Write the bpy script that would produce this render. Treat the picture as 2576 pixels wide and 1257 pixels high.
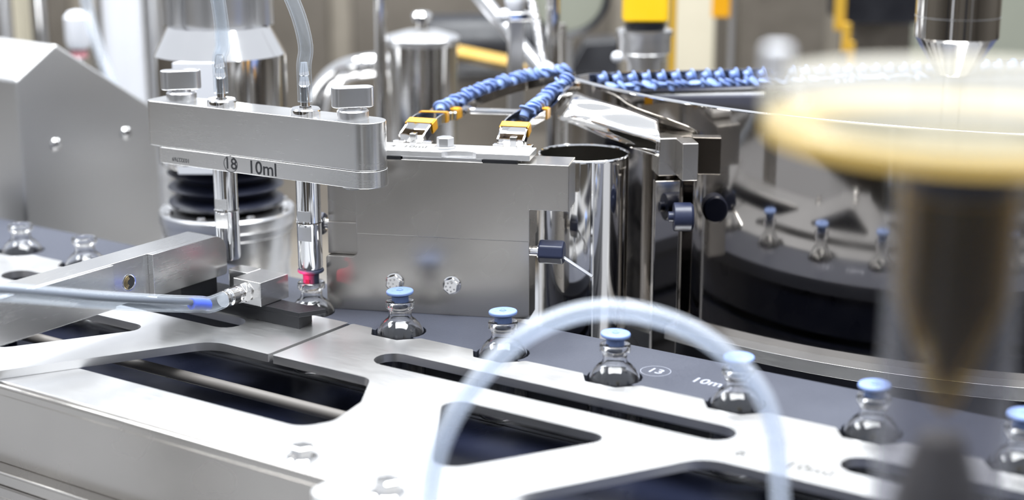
import bpy, bmesh, math, random
from mathutils import Vector, Matrix, geometry
random.seed(7)
S = 0.001                      # everything below is written in millimetres
for o in list(bpy.data.objects): bpy.data.objects.remove(o)
scn = bpy.context.scene
COL = scn.collection
# ------------------------------------------------------------------ camera
FPX, CX, CY = 4000.0, 1288.0, 628.5
PITCH = math.atan(1058.5 / FPX)
YAW = math.radians(33.736)
CAM = Vector((686.39, -880.61, 355.0))
cd = bpy.data.cameras.new('camera'); cam = bpy.data.objects.new('camera', cd); COL.objects.link(cam)
cam.location = CAM * S
cam.rotation_euler = (math.pi / 2 - PITCH, 0, YAW)
cd.sensor_width = 36; cd.lens = 36 * FPX / 2576
cd.clip_start = 0.01; cd.clip_end = 50
cd.dof.use_dof = True; cd.dof.focus_distance = 1.15; cd.dof.aperture_fstop = 3.4
scn.camera = cam
# ------------------------------------------------------------------ light
W = bpy.data.worlds.new('world'); scn.world = W; W.use_nodes = True
bgn = W.node_tree.nodes['Background']
bgn.inputs[0].default_value = (0.86, 0.91, 1.0, 1); bgn.inputs[1].default_value = 0.76
def area(name, loc, rot, sx, sy, power, col=(1, 1, 1)):
    l = bpy.data.lights.new(name, 'AREA'); l.shape = 'RECTANGLE'; l.size = sx * S; l.size_y = sy * S
    l.energy = power; l.color = col
    o = bpy.data.objects.new(name, l); COL.objects.link(o); o.location = Vector(loc) * S; o.rotation_euler = rot
    return o
R_ = math.radians
# ceiling luminaires of the clean room, rows running across the machine
area('ceiling_lamp', (-500, 900, 1500), (0, 0, YAW), 1500, 420, 34, (0.95, 0.98, 1))
area('ceiling_lamp', (300, -150, 1600), (0, 0, YAW), 1500, 760, 52, (0.95, 0.98, 1))
area('ceiling_lamp', (-1250, -150, 1300), (0, 0, YAW), 420, 1200, 22, (0.95, 0.98, 1))
scn.view_settings.view_transform = 'Standard'; scn.view_settings.look = 'None'
scn.view_settings.gamma = 1; scn.view_settings.use_curve_mapping = False
scn.view_settings.exposure = 0.5
scn.cycles.max_bounces = 14; scn.cycles.transmission_bounces = 12; scn.cycles.transparent_max_bounces = 12
scn.cycles.glossy_bounces = 6; scn.cycles.caustics_refractive = False; scn.cycles.caustics_reflective = False
scn.cycles.sample_clamp_indirect = 6

# ------------------------------------------------------------------ pixel -> machine coordinates
_c, _s = math.cos(PITCH), math.sin(PITCH)
_cy, _sy = math.cos(YAW), math.sin(YAW)
def ray(px, py):
    a, b = (px - CX) / FPX, (CY - py) / FPX
    x, y, z = a, _c + b * _s, -_s + b * _c
    return Vector((x * _cy - y * _sy, x * _sy + y * _cy, z))
def G(px, py, z=0.0):
    r = ray(px, py); return CAM + r * ((z - CAM.z) / r.z)
def D(px, py, dep): return CAM + ray(px, py) * dep
def PU(px, py, u):
    r = ray(px, py); return CAM + r * ((u - CAM.x) / r.x)
def PVV(px, py, v):
    r = ray(px, py); return CAM + r * ((v - CAM.y) / r.y)
def rad(px, dep): return px * dep / FPX

# ------------------------------------------------------------------ mesh helpers
class MB:
    def __init__(s): s.v = []; s.f = []; s.m = Matrix.Identity(4)
    def add(s, vs, fs):
        b = len(s.v); s.v += [s.m @ Vector(p) for p in vs]; s.f += [tuple(b + i for i in f) for f in fs]; return s
    def at(s, loc=(0, 0, 0), rz=0, rot=None):
        s.m = Matrix.Translation(loc) @ (rot.to_4x4() if rot is not None else Matrix.Rotation(rz, 4, 'Z')); return s
    def box(s, lo, hi):
        (a, b, c), (d, e, f) = lo, hi
        return s.add([(a, b, c), (d, b, c), (d, e, c), (a, e, c), (a, b, f), (d, b, f), (d, e, f), (a, e, f)],
                     [(0, 3, 2, 1), (4, 5, 6, 7), (0, 1, 5, 4), (1, 2, 6, 5), (2, 3, 7, 6), (3, 0, 4, 7)])
    def prism(s, poly, z0, z1, holes=()):
        loops = [[Vector((p[0], p[1], 0)) for p in poly]] + [[Vector((p[0], p[1], 0)) for p in h] for h in holes]
        def area2(l): return sum(l[i].x * l[(i + 1) % len(l)].y - l[(i + 1) % len(l)].x * l[i].y for i in range(len(l)))
        if area2(loops[0]) < 0: loops[0].reverse()
        for l in loops[1:]:
            if area2(l) > 0: l.reverse()
        flat = [p for l in loops for p in l]; n = len(flat)
        vs = [(p.x, p.y, z1) for p in flat] + [(p.x, p.y, z0) for p in flat]
        fs = []
        if len(loops) == 1:
            fs.append(tuple(range(n))); fs.append(tuple(range(2 * n - 1, n - 1, -1)))
        else:
            for t in geometry.tessellate_polygon(loops):
                a, b, c = t
                if (flat[b] - flat[a]).cross(flat[c] - flat[a]).z < 0: a, c = c, a
                fs.append((a, b, c)); fs.append((n + c, n + b, n + a))
        k = 0
        for l in loops:
            m = len(l)
            for i in range(m):
                j = (i + 1) % m
                fs.append((k + i, n + k + i, n + k + j, k + j))
            k += m
        return s.add(vs, fs)
    def lathe(s, prof, seg=40):
        vs, fs, rings = [], [], []
        for r, z in prof:
            if r < 1e-6: rings.append([len(vs)]); vs.append((0, 0, z))
            else:
                rings.append(list(range(len(vs), len(vs) + seg)))
                vs += [(r * math.cos(2 * math.pi * i / seg), r * math.sin(2 * math.pi * i / seg), z) for i in range(seg)]
        for a, b in zip(rings, rings[1:]):
            for i in range(seg):
                j = (i + 1) % seg
                if len(a) == 1 and len(b) == 1: continue
                if len(a) == 1: fs.append((a[0], b[j], b[i]))
                elif len(b) == 1: fs.append((a[i], a[j], b[0]))
                else: fs.append((a[i], a[j], b[j], b[i]))
        return s.add(vs, fs)
    def tube(s, path, r, seg=16, cap=True, inner=0):
        path = [Vector(p) for p in path]; rings = []; vs = []; fs = []
        up = Vector((0, 0, 1)); prev = None
        def frames():
            nonlocal prev
            for i, p in enumerate(path):
                t = (path[min(i + 1, len(path) - 1)] - path[max(i - 1, 0)]).normalized()
                if prev is None:
                    a = up if abs(t.dot(up)) < 0.95 else Vector((1, 0, 0)); x = t.cross(a).normalized()
                else: x = (prev - t * prev.dot(t)).normalized()
                prev = x; yield p, x, t.cross(x)
        fr = list(frames())
        def ring(i, rr):
            p, x, y = fr[i]; b = len(vs)
            vs.extend(p + (x * math.cos(2 * math.pi * k / seg) + y * math.sin(2 * math.pi * k / seg)) * rr for k in range(seg)); return b
        R = r if callable(r) else (lambda t: r)
        N = len(path)
        out = [ring(i, R(i / (N - 1))) for i in range(N)]
        for a, b in zip(out, out[1:]):
            for k in range(seg):
                j = (k + 1) % seg; fs.append((a + k, a + j, b + j, b + k))
        if inner:
            inn = [ring(i, inner) for i in range(N)]
            for a, b in zip(inn, inn[1:]):
                for k in range(seg):
                    j = (k + 1) % seg; fs.append((a + j, a + k, b + k, b + j))
            for o_, i_, flip in ((out[0], inn[0], 0), (out[-1], inn[-1], 1)):
                for k in range(seg):
                    j = (k + 1) % seg
                    fs.append((o_ + k, i_ + k, i_ + j, o_ + j) if flip == 0 else (o_ + j, i_ + j, i_ + k, o_ + k))
        elif cap:
            fs.append(tuple(out[0] + k for k in range(seg))[::-1]); fs.append(tuple(out[-1] + k for k in range(seg)))
        return s.add(vs, fs)

def fillet(pts, r, n=6):
    """round the corners of a plan polygon; r one radius or one per corner"""
    out = []; m = len(pts); pts = [Vector((p[0], p[1])) for p in pts]
    for i, p in enumerate(pts):
        rr = r[i] if isinstance(r, (list, tuple)) else r
        a, b = pts[i - 1] - p, pts[(i + 1) % m] - p
        if rr <= 0: out.append(p); continue
        la, lb = a.length, b.length; a.normalize(); b.normalize()
        ang = a.angle(b)
        if ang > 3.05: out.append(p); continue
        t = min(rr / math.tan(ang / 2), la * .48, lb * .48); rr2 = t * math.tan(ang / 2)
        c = p + (a + b).normalized() * (rr2 / math.sin(ang / 2))
        s0, s1 = p + a * t - c, p + b * t - c
        th = s0.angle_signed(s1)
        for k in range(n + 1):
            q = s0.copy(); q.rotate(Matrix.Rotation(-th * k / n, 2)); out.append(c + q)
    return out
def circle(cx, cy, r, n=32, a0=0, a1=2 * math.pi):
    full = abs(a1 - a0 - 2 * math.pi) < 1e-6
    return [(cx + r * math.cos(a0 + (a1 - a0) * i / (n if full else n - 1)), cy + r * math.sin(a0 + (a1 - a0) * i / (n if full else n - 1))) for i in range(n)]
def slot(u0, u1, v0, v1, n=10):
    r = (v1 - v0) / 2; vm = (v0 + v1) / 2
    return circle(u1 - r, vm, r, n, -math.pi / 2, math.pi / 2) + circle(u0 + r, vm, r, n, math.pi / 2, 1.5 * math.pi)
def spline(pts, n=8):
    pts = [Vector(p) for p in pts]; P = [2 * pts[0] - pts[1]] + pts + [2 * pts[-1] - pts[-2]]; out = []
    for i in range(1, len(P) - 2):
        for k in range(n):
            t = k / n
            out.append(0.5 * ((2 * P[i]) + (P[i + 1] - P[i - 1]) * t + (2 * P[i - 1] - 5 * P[i] + 4 * P[i + 1] - P[i + 2]) * t * t + (-P[i - 1] + 3 * P[i] - 3 * P[i + 1] + P[i + 2]) * t ** 3))
    out.append(pts[-1]); return out

WLOC = {}
def thing(name, label, cat, loc=(0, 0, 0), group=None, rz=0):
    o = bpy.data.objects.new(name, None); COL.objects.link(o)
    o.location = Vector(loc) * S; o.rotation_euler.z = rz; o.empty_display_size = 0.01
    tag(o, label, cat, group); WLOC[o.name] = Matrix.Translation(loc) @ Matrix.Rotation(rz, 4, 'Z'); return o
def tag(o, label=None, cat=None, group=None, kind=None):
    if label: o['label'] = label
    if cat: o['category'] = cat
    if group: o['group'] = group
    if kind: o['kind'] = kind
    return o
def obj(name, mb, mat, parent=None, bevel=0, sharp=35, label=None, origin=None, seg=2, local=False):
    """mesh in machine coordinates -> one object; vertices are stored relative to its parent or own base"""
    if parent is not None: M = WLOC[parent.name]
    else:
        if origin is None:
            xs = [p.x for p in mb.v]; ys = [p.y for p in mb.v]
            origin = ((min(xs) + max(xs)) / 2, (min(ys) + max(ys)) / 2, min(p.z for p in mb.v))
        M = Matrix.Translation(origin)
    inv = Matrix.Identity(4) if local else M.inverted()
    me = bpy.data.meshes.new(name)
    me.from_pydata([(inv @ p) * S for p in mb.v], [], mb.f)
    bm = bmesh.new(); bm.from_mesh(me)
    bmesh.ops.recalc_face_normals(bm, faces=bm.faces); bm.to_mesh(me); bm.free()
    me.polygons.foreach_set('use_smooth', [True] * len(me.polygons))
    me.set_sharp_from_angle(angle=math.radians(sharp))
    me.materials.append(MAT[mat]); me.update()
    o = bpy.data.objects.new(name, me); COL.objects.link(o)
    if parent is not None: o.parent = parent; WLOC[o.name] = M
    else: o.location = Vector(origin) * S; WLOC[o.name] = M
    if bevel:
        b = o.modifiers.new('bevel', 'BEVEL'); b.width = bevel * S; b.segments = seg; b.limit_method = 'ANGLE'; b.angle_limit = math.radians(38)
        b.harden_normals = True
    if label: o['label'] = label
    return o
def copy_tree(o, parent=None):
    c = o.copy(); COL.objects.link(c)
    if parent is not None: c.parent = parent
    for ch in list(o.children): copy_tree(ch, c)
    return c
def struct(name, mb, mat, **k): return tag(obj(name, mb, mat, **k), kind='structure')

def text(name, body, size, mat, M, parent, depth=0.06, align='CENTER', shear=0):
    cu = bpy.data.curves.new('text', 'FONT'); cu.body = body; cu.size = size; cu.align_x = align; cu.align_y = 'CENTER'
    cu.extrude = depth; cu.offset = size * 0.012; cu.resolution_u = 4; cu.shear = shear
    t = bpy.data.objects.new('text', cu); COL.objects.link(t)
    dg = bpy.context.evaluated_depsgraph_get(); me = bpy.data.meshes.new_from_object(t.evaluated_get(dg))
    mb = MB(); mb.m = M; mb.add([v.co.copy() for v in me.vertices], [tuple(p.vertices) for p in me.polygons])
    bpy.data.objects.remove(t); bpy.data.curves.remove(cu); bpy.data.meshes.remove(me)
    return obj(name, mb, mat, parent)
def ringmesh(M, r, w, h=0.06, seg=40, sx=1):
    mb = MB(); mb.m = M
    mb.prism([(x * sx, y) for x, y in circle(0, 0, r, seg)], -h, h, [[(x * sx, y) for x, y in circle(0, 0, r - w, seg)]]); return mb
def basis(x, y, z, loc):
    m = Matrix((Vector(x).normalized(), Vector(y).normalized(), Vector(z).normalized())).transposed().to_4x4()
    return Matrix.Translation(loc) @ m

# ------------------------------------------------------------------ materials
MAT = {}
def lin(h):
    return tuple(((x / 12.92) if x <= 0.04045 else ((x + 0.055) / 1.055) ** 2.4) for x in (int(h[i:i + 2], 16) / 255 for i in (0, 2, 4))) + (1,)
def mat(name, col, rough=0.4, metal=0, noise=None, bump=0.0, var=0.0, trans=0, ior=1.46, spec=0.5, rvar=0.1, alpha=1, coat=0, sss=0):
    m = bpy.data.materials.new(name); m.use_nodes = True; nt = m.node_tree; p = nt.nodes['Principled BSDF']
    c = lin(col) if isinstance(col, str) else tuple(col) + (1,)
    p.inputs['Base Color'].default_value = c; p.inputs['Roughness'].default_value = rough; p.inputs['Metallic'].default_value = metal
    p.inputs['Transmission Weight'].default_value = trans; p.inputs['IOR'].default_value = ior; p.inputs['Specular IOR Level'].default_value = spec
    p.inputs['Alpha'].default_value = alpha; p.inputs['Coat Weight'].default_value = coat
    if noise:
        tc = nt.nodes.new('ShaderNodeTexCoord'); mp = nt.nodes.new('ShaderNodeMapping'); mp.inputs['Scale'].default_value = noise
        nz = nt.nodes.new('ShaderNodeTexNoise'); nz.inputs['Scale'].default_value = 1; nz.inputs['Detail'].default_value = 2
        nt.links.new(tc.outputs['Object'], mp.inputs[0]); nt.links.new(mp.outputs[0], nz.inputs['Vector'])
        big = nt.nodes.new('ShaderNodeTexNoise'); big.inputs['Scale'].default_value = 25; big.inputs['Detail'].default_value = 1
        nt.links.new(tc.outputs['Object'], big.inputs['Vector'])
        ad = nt.nodes.new('ShaderNodeMath'); ad.operation = 'MULTIPLY_ADD'; ad.inputs[1].default_value = 0.6
        ml = nt.nodes.new('ShaderNodeMath'); ml.operation = 'MULTIPLY'; ml.inputs[1].default_value = 0.4
        nt.links.new(big.outputs[0], ml.inputs[0]); nt.links.new(nz.outputs[0], ad.inputs[0]); nt.links.new(ml.outputs[0], ad.inputs[2])
        mr = nt.nodes.new('ShaderNodeMapRange'); mr.inputs[1].default_value = 0.3; mr.inputs[2].default_value = 0.7
        mr.inputs[3].default_value = max(0.0, rough - rvar); mr.inputs[4].default_value = rough + rvar
        nt.links.new(ad.outputs[0], mr.inputs[0]); nt.links.new(mr.outputs[0], p.inputs['Roughness'])
        if var:
            mx = nt.nodes.new('ShaderNodeMix'); mx.data_type = 'RGBA'
            mx.inputs[6].default_value = tuple(x * (1 - var) for x in c[:3]) + (1,); mx.inputs[7].default_value = tuple(min(1, x * (1 + var)) for x in c[:3]) + (1,)
            nt.links.new(ad.outputs[0], mx.inputs[0]); nt.links.new(mx.outputs[2], p.inputs['Base Color'])
        if bump:
            b = nt.nodes.new('ShaderNodeBump'); b.inputs['Strength'].default_value = bump; b.inputs['Distance'].default_value = 0.0007 if trans else 0.0002
            nt.links.new(nz.outputs[0], b.inputs['Height']); nt.links.new(b.outputs[0], p.inputs['Normal'])
    MAT[name] = m; return m
mat('plate_steel', (0.86, 0.855, 0.85), 0.33, 1, (60, 700, 700), 0.0, 0.02, rvar=0.03)
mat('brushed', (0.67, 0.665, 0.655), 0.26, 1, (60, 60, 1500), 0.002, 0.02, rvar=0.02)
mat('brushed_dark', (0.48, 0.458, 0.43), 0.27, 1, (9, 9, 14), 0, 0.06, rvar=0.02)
mat('arm_steel', (0.62, 0.615, 0.61), 0.26, 1, (1200, 50, 900), 0.002, 0.02, rvar=0.02)
mat('cut_steel', (0.55, 0.54, 0.52), 0.38, 1, (1500, 1500, 60), 0.5, 0.15)
mat('polished', (0.72, 0.71, 0.70), 0.09, 1, (30, 30, 30), 0.0, 0.04, rvar=0.03)
mat('mirror', (0.78, 0.76, 0.73), 0.07, 1, (14, 14, 14), 0.03, 0.04, rvar=0.02)
mat('matt_sheet', (0.54, 0.535, 0.53), 0.36, 1)
mat('chrome', (0.80, 0.80, 0.80), 0.06, 1)
mat('satin', (0.62, 0.62, 0.63), 0.30, 1)
mat('bowl_steel', (0.34, 0.315, 0.29), 0.06, 1, (12, 12, 12), 0.02, 0.08, rvar=0.03)
mat('wheel_plastic', '40434e', 0.42, 0, (700, 700, 700), 0.25, 0.12, rvar=0.06)
mat('dark_base', '1d2132', 0.32, 0, (30, 30, 30), 0, 0.1)
mat('black_plastic', '0e0f14', 0.45, 0, (400, 400, 400), 0.1, 0.1, rvar=0.05)
mat('navy_plastic', '232940', 0.36, 0, (200, 200, 200), 0.05, 0.08, rvar=0.05)
mat('bellows_rubber', '171b2c', 0.42, 0, (80, 80, 80), 0.05, 0.08, rvar=0.05)
mat('blue_rubber', '768cbd', 0.48, 0, (300, 300, 300), 0.05, 0.05, rvar=0.05)
mat('grey_rubber', '454b60', 0.5)
mat('glass', (1, 1, 1), 0.0, 0, trans=1, ior=1.5)
mat('amber', 'd99a16', 0.35, 0, (60, 60, 60), 0, 0.08)
mat('yellow_plastic', 'f2c21c', 0.42, 0, (60, 60, 60), 0, 0.04)
mat('yellow_dull', 'b8912e', 0.5, 0, (40, 40, 40), 0, 0.08)
mat('ink', '1f2024', 0.6)
mat('etch', '9a9da8', 0.6)
mat('etch_dark', '454341', 0.6)
mat('blue_sleeve', '3157d8', 0.4)
mat('cable', '4a4d56', 0.35)
mat('rail_grey', '6a6662', 0.55, 0.3)
mat('white_paint', 'dadbe0', 0.35, 0, (30, 30, 30), 0, 0.03)
mat('cream_paint', 'cfc6b0', 0.4, 0, (30, 30, 30), 0, 0.04)
mat('pink', 'd08f96', 0.5)
mat('grey_green', '8d8f82', 0.5, 0, (20, 20, 20), 0, 0.06)
mat('wall_brown', '8f877b', 0.42, 0.35, (3, 3, 3), 0, 0.18)
mat('wall_panel', '756e65', 0.36, 0.5, (5, 5, 5), 0, 0.15)
mat('floor_grey', '5a5855', 0.5, 0, (6, 6, 6), 0, 0.1)
mat('black_box', '0c0d14', 0.4, 0, (30, 30, 30), 0, 0.1)
mat('thread_brass', (0.46, 0.36, 0.2), 0.3, 1)

def clear(name, tint, white, edge, rough=0.03, dcol=(0.9, 0.94, 1.0)):
    m = bpy.data.materials.new(name); m.use_nodes = True; nt = m.node_tree; nt.nodes.clear(); N = nt.nodes.new
    out = N('ShaderNodeOutputMaterial'); tr = N('ShaderNodeBsdfTransparent'); tr.inputs[0].default_value = tuple(tint) + (1,)
    df = N('ShaderNodeBsdfDiffuse'); df.inputs[0].default_value = tuple(dcol) + (1,); tl = N('ShaderNodeBsdfTranslucent'); tl.inputs[0].default_value = tuple(dcol) + (1,)
    gl = N('ShaderNodeBsdfGlossy'); gl.inputs['Roughness'].default_value = rough
    lw = N('ShaderNodeLayerWeight'); lw.inputs[0].default_value = 0.35
    pw = N('ShaderNodeMath'); pw.operation = 'POWER'; pw.inputs[1].default_value = 2.0; nt.links.new(lw.outputs['Facing'], pw.inputs[0])
    ma = N('ShaderNodeMath'); ma.operation = 'MULTIPLY_ADD'; ma.inputs[1].default_value = edge; ma.inputs[2].default_value = white; nt.links.new(pw.outputs[0], ma.inputs[0])
    m0 = N('ShaderNodeMixShader'); m0.inputs[0].default_value = 0.5; nt.links.new(df.outputs[0], m0.inputs[1]); nt.links.new(tl.outputs[0], m0.inputs[2])
    m1 = N('ShaderNodeMixShader'); nt.links.new(ma.outputs[0], m1.inputs[0]); nt.links.new(tr.outputs[0], m1.inputs[1]); nt.links.new(m0.outputs[0], m1.inputs[2])
    fp = N('ShaderNodeMath'); fp.operation = 'POWER'; fp.inputs[1].default_value = 4.0; nt.links.new(lw.outputs['Facing'], fp.inputs[0])
    fr_ = N('ShaderNodeMath'); fr_.operation = 'MULTIPLY_ADD'; fr_.inputs[1].default_value = 0.45; fr_.inputs[2].default_value = 0.03; nt.links.new(fp.outputs[0], fr_.inputs[0])
    m2 = N('ShaderNodeMixShader'); nt.links.new(fr_.outputs[0], m2.inputs[0]); nt.links.new(m1.outputs[0], m2.inputs[1]); nt.links.new(gl.outputs[0], m2.inputs[2])
    nt.links.new(m2.outputs[0], out.inputs[0]); MAT[name] = m
clear('tube_clear', (0.95, 0.97, 0.99), 0.04, 0.35)
clear('tube_milky', (0.92, 0.95, 1.0), 0.20, 0.45, 0.15)
clear('acrylic', (0.84, 0.84, 0.86), 0.07, 0.35, 0.04, (0.5, 0.51, 0.56))
clear('disc_acrylic', (0.97, 0.94, 0.84), 0.12, 0.40, 0.03, (0.92, 0.90, 0.82))
clear('disc_edge', (0.97, 0.90, 0.70), 0.30, 0.45, 0.04, (0.95, 0.78, 0.40))
clear('amber_clear', (0.95, 0.84, 0.55), 0.02, 2.2, 0.1, (0.75, 0.5, 0.10))

# camera-aligned frame for what stands behind the machine
RGT = Vector((_cy, _sy, 0)); FWD = Vector((-_sy, _cy, 0)); UP = Vector((0, 0, 1))
def camrot(a=0): return Matrix.Rotation(YAW + a, 4, 'Z')

# ================================================================== SETTING
TABLE = -76.0
m = MB(); m.m = Matrix.Translation((CAM.x, CAM.y, 0)) @ camrot()
m.box((-6000, -4000, -920), (6000, 6000, -900)); struct('floor', m, 'floor_grey')
m = MB(); m.m = Matrix.Translation((CAM.x, CAM.y, 0)) @ camrot()
m.box((-4500, 2900, -900), (4500, 2960, 330)); wb = struct('wall_back', m, 'wall_brown')
for x0, x1, z0, z1 in ((-1500, -800, -500, 240), (-760, -330, -500, 240), (-290, 180, -500, 200), (220, 560, -500, 240), (600, 1300, -500, 240)):
    m = MB(); m.m = Matrix.Translation((CAM.x, CAM.y, 0)) @ camrot(); m.box((x0, 2884, z0), (x1, 2904, z1)); obj('panel', m, 'wall_panel', wb, bevel=6)

def croom(name, lo, hi, mt):
    m = MB(); m.m = Matrix.Translation((CAM.x, CAM.y, 0)) @ camrot(); m.box(lo, hi); return struct(name, m, mt)
croom('wall_front', (-4500, -2600, -900), (4500, -2540, 900), 'wall_panel')
croom('wall_left', (-3000, -2500, -900), (-2940, 2880, 330), 'wall_panel')
croom('wall_right', (2940, -2500, -900), (3000, 2880, 330), 'wall_panel')
for i, (x, y, w, mt, lab) in enumerate(((-900, -320, 60, 'black_box', 'black post added out of view for reflections beside the white one'), (-520, -380, 40, 'white_paint', 'white post added out of view for reflections'), (420, -350, 70, 'black_box', 'broad black post added out of view for reflections'), (820, -300, 40, 'satin', 'slim steel post added out of view for reflections'))):  # unseen posts added behind the camera to streak the steel reflections
    m = MB(); m.m = Matrix.Translation((CAM.x, CAM.y, 0)) @ camrot(); m.box((x - w, y - 40, -900), (x + w, y, 900)); o = obj('reflection_post', m, mt, bevel=4); tag(o, lab, 'post', 'added reflection posts')

# machine table (everything stands on it)
t = thing('machine_table', 'large stainless machine table that carries the whole filling line', 'table', (0, 300, -900))
m = MB(); m.m = Matrix.Translation((CAM.x, CAM.y, 0)) @ camrot()
m.box((-1400, 560, TABLE - 12), (1500, 2300, TABLE)); obj('table_top', m, 'polished', t, bevel=2)
for x in (-1300, 1400):
    for y in (700, 2200):
        m = MB(); m.m = Matrix.Translation((CAM.x, CAM.y, 0)) @ camrot(); m.box((x - 40, y - 40, -900), (x + 40, y + 40, TABLE - 12)); obj('leg', m, 'satin', t, bevel=3)

# ================================================================== STEEL GUIDE PLATES
PITCHV = 90.76
VU = [PITCHV * k for k in range(0, 7)]
BACK, NOTCH = -8.4, -21.6
def gusset_plate(name, label, u0, u1, cen, notches, holes, front_right):
    pts, rr = [], []
    def p(u, v, r=0): pts.append((u, v)); rr.append(r)
    p(u0, BACK, 2)
    for k in sorted(notches):
        p(k - 20, BACK, 2); p(k - 10.5, NOTCH, 2.5); p(k + 13, NOTCH, 2.5); p(k + 25, BACK, 3)
    p(u1, BACK, 1)
    p(u1, -96.5, 1)
    p(cen + 123, -96.5, 24); p(cen + 34, -250, 10); p(cen + 34, -266, 10); p(cen - 38, -266, 14); p(cen - 38, -243, 12); p(cen - 126, -96.5, 12)
    p(u0, -96.5, 1)
    t = thing(name, label, 'guide plate', (cen, -100, -6))
    o = obj('plate', MB().prism(fillet(pts, rr), -6, 0, holes), 'plate_steel', t, bevel=0.35)
    return t
def tri_hole(c): return fillet([(c - 66, -98), (c + 66, -98), (c + 2, -204)], [11, 10, 14])
plate_r = gusset_plate('guide_plate', 'brushed steel guide plate marked 6 10ml with notches holding the stoppered vials', -38.5, 690, 175,
    VU[:7], [slot(24, 298, -70.5, -44), tri_hole(176), slot(367, 640, -70.5, -44)], 0)
plate_l = gusset_plate('guide_plate', 'steel guide plate beneath the lever arm and black holder', -620, -42.5, -219,
    [-336, -417, -498], [slot(-367, -105, -70.5, -44), tri_hole(-219), slot(-600, -420, -70.5, -44)], 0)
def flatM(u, v, z, rz=0): return Matrix.Translation((u, v, z)) @ Matrix.Rotation(rz, 4, 'Z')
text('lettering', '6', 15, 'etch_dark', flatM(313, -79, 0.02), plate_r)
text('lettering', '10ml', 15, 'etch_dark', flatM(356, -79, 0.02), plate_r)

def hex_bolt(parent, M, r=6.5, h=5.5, flange=8.5, mt='polished', name='bolt', marks=False):
    mb = MB(); mb.m = M
    mb.lathe([(0, -0.3), (flange, -0.3), (flange, 0.9), (flange - 0.8, 1.4), (0, 1.4)], 32)
    k = r * 1.0
    mb.add([(k * math.cos(math.pi / 3 * i), k * math.sin(math.pi / 3 * i), 1.2) for i in range(6)] + [(k * math.cos(math.pi / 3 * i), k * math.sin(math.pi / 3 * i), h - 0.6) for i in range(6)]
           + [(k * .86 * math.cos(math.pi / 3 * i), k * .86 * math.sin(math.pi / 3 * i), h) for i in range(6)],
           [tuple(range(12, 18))] + [(i, (i + 1) % 6, 6 + (i + 1) % 6, 6 + i) for i in range(6)] + [(6 + i, 6 + (i + 1) % 6, 12 + (i + 1) % 6, 12 + i) for i in range(6)])
    b = obj(name, mb, mt, parent, sharp=25)
    if marks:
        e = MB()
        for i in range(7):
            a = i * 0.9; q = 3.4 if i else 0
            e.m = M @ Matrix.Translation((q * math.cos(a), q * math.sin(a), h)); e.lathe([(0.75, -0.1), (0.7, 0.25), (0, 0.5)], 10)
        obj('head_marking', e, mt, b)
    return b
hex_bolt(plate_r, Matrix.Translation((176, -240, 0)), 7.5, 8.5, 10)
hex_bolt(plate_l, Matrix.Translation((-219, -240, 0)), 7.5, 8.5, 10)

# ================================================================== LOWER RAIL BRACKET
t = thing('rail_bracket', 'folded steel bracket with long slot carrying the guide plates on its top', 'bracket', (0, -224, TABLE))
poly = fillet([(-640, -226), (720, -226), (720, -200), (122, -200), (112, -118), (60, -118), (68, -158), (58, -178), (-640, -178)], [0, 0, 0, 14, 2, 2, 14, 16, 0])
obj('top_plate', MB().prism(poly, -11.5, -6.2), 'plate_steel', t, bevel=0.8)
m = MB().box((-640, -227, -66), (720, -222, -11.4)); obj('front_flange', m, 'brushed_dark', t, bevel=0.6)
m = MB().box((-640, -231.5, -14.5), (720, -226.6, -6.6)); obj('hem', m, 'brushed_dark', t, bevel=2.2)
m = MB().box((-640, -239, TABLE), (720, -222, -66)); obj('foot_rail', m, 'brushed_dark', t, bevel=2)
for u in (-430, 92.7, 520):
    hex_bolt(t, Matrix.Translation((u, -216, -6.2)), 7, 8, 9.5)
# dark tray with a guide rod seen through the openings
t = thing('drip_tray', 'dark tray with a steel rod under the guide plate openings', 'tray', (0, -160, TABLE))
obj('tray', MB().box((-620, -216, TABLE), (700, -118, -58)), 'dark_base', t, bevel=1)
m = MB().tube([(-620, -114, -24), (60, -114, -24)], 4.2, 14); obj('rod', m, 'rail_grey', t)
for u in (-600, -300, 50): obj('rod_support', MB().box((u - 6, -118, TABLE), (u + 6, -110, -26)), 'dark_base', t, bevel=0.5)
t = obj('support_block', MB().box((-620, -108, TABLE), (700, -12, -50)), 'dark_base', bevel=1)
tag(t, 'dark machine block below the slots of the steel guide plates', 'block')

# ================================================================== DARK TRANSPORT PLATE
WZ = -1.0
pts = [(-640, 66), (690, 66), (690, BACK + .5)]
allv = VU[:7][::-1] + [-87, -170, -253, -336, -417, -498]
for k in sorted(allv, reverse=True):
    a = math.asin((-BACK - 0.5) / 18.7)
    pts += circle(k, 0, 18.7, 14, -a, math.pi + a)
pts += [(-640, BACK + .5)]
wheel = thing('transport_plate', 'dark grey engraved plastic plate with pockets for the glass vials', 'transport plate', (0, 30, -50))
obj('plate', MB().prism(pts, -13, WZ), 'wheel_plastic', wheel, bevel=0.5)
obj('lower_plate', MB().box((-640, 22, -48), (690, 62, -13)), 'dark_base', wheel)
obj('pocket_floor', MB().box((-640, -11.5, -56), (690, 22, -48)), 'satin', wheel)
obj('base', MB().box((-640, -10, TABLE), (690, 64, -56)), 'dark_base', wheel)
text('lettering', '13', 12, 'etch', flatM(199, 25, WZ + .02), wheel)
obj('lettering_ring', ringmesh(flatM(199, 25, WZ + .02), 10.5, 0.35), 'etch', wheel)
text('lettering', '10ml', 13, 'etch', flatM(240, 24, WZ + .02), wheel)

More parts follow.
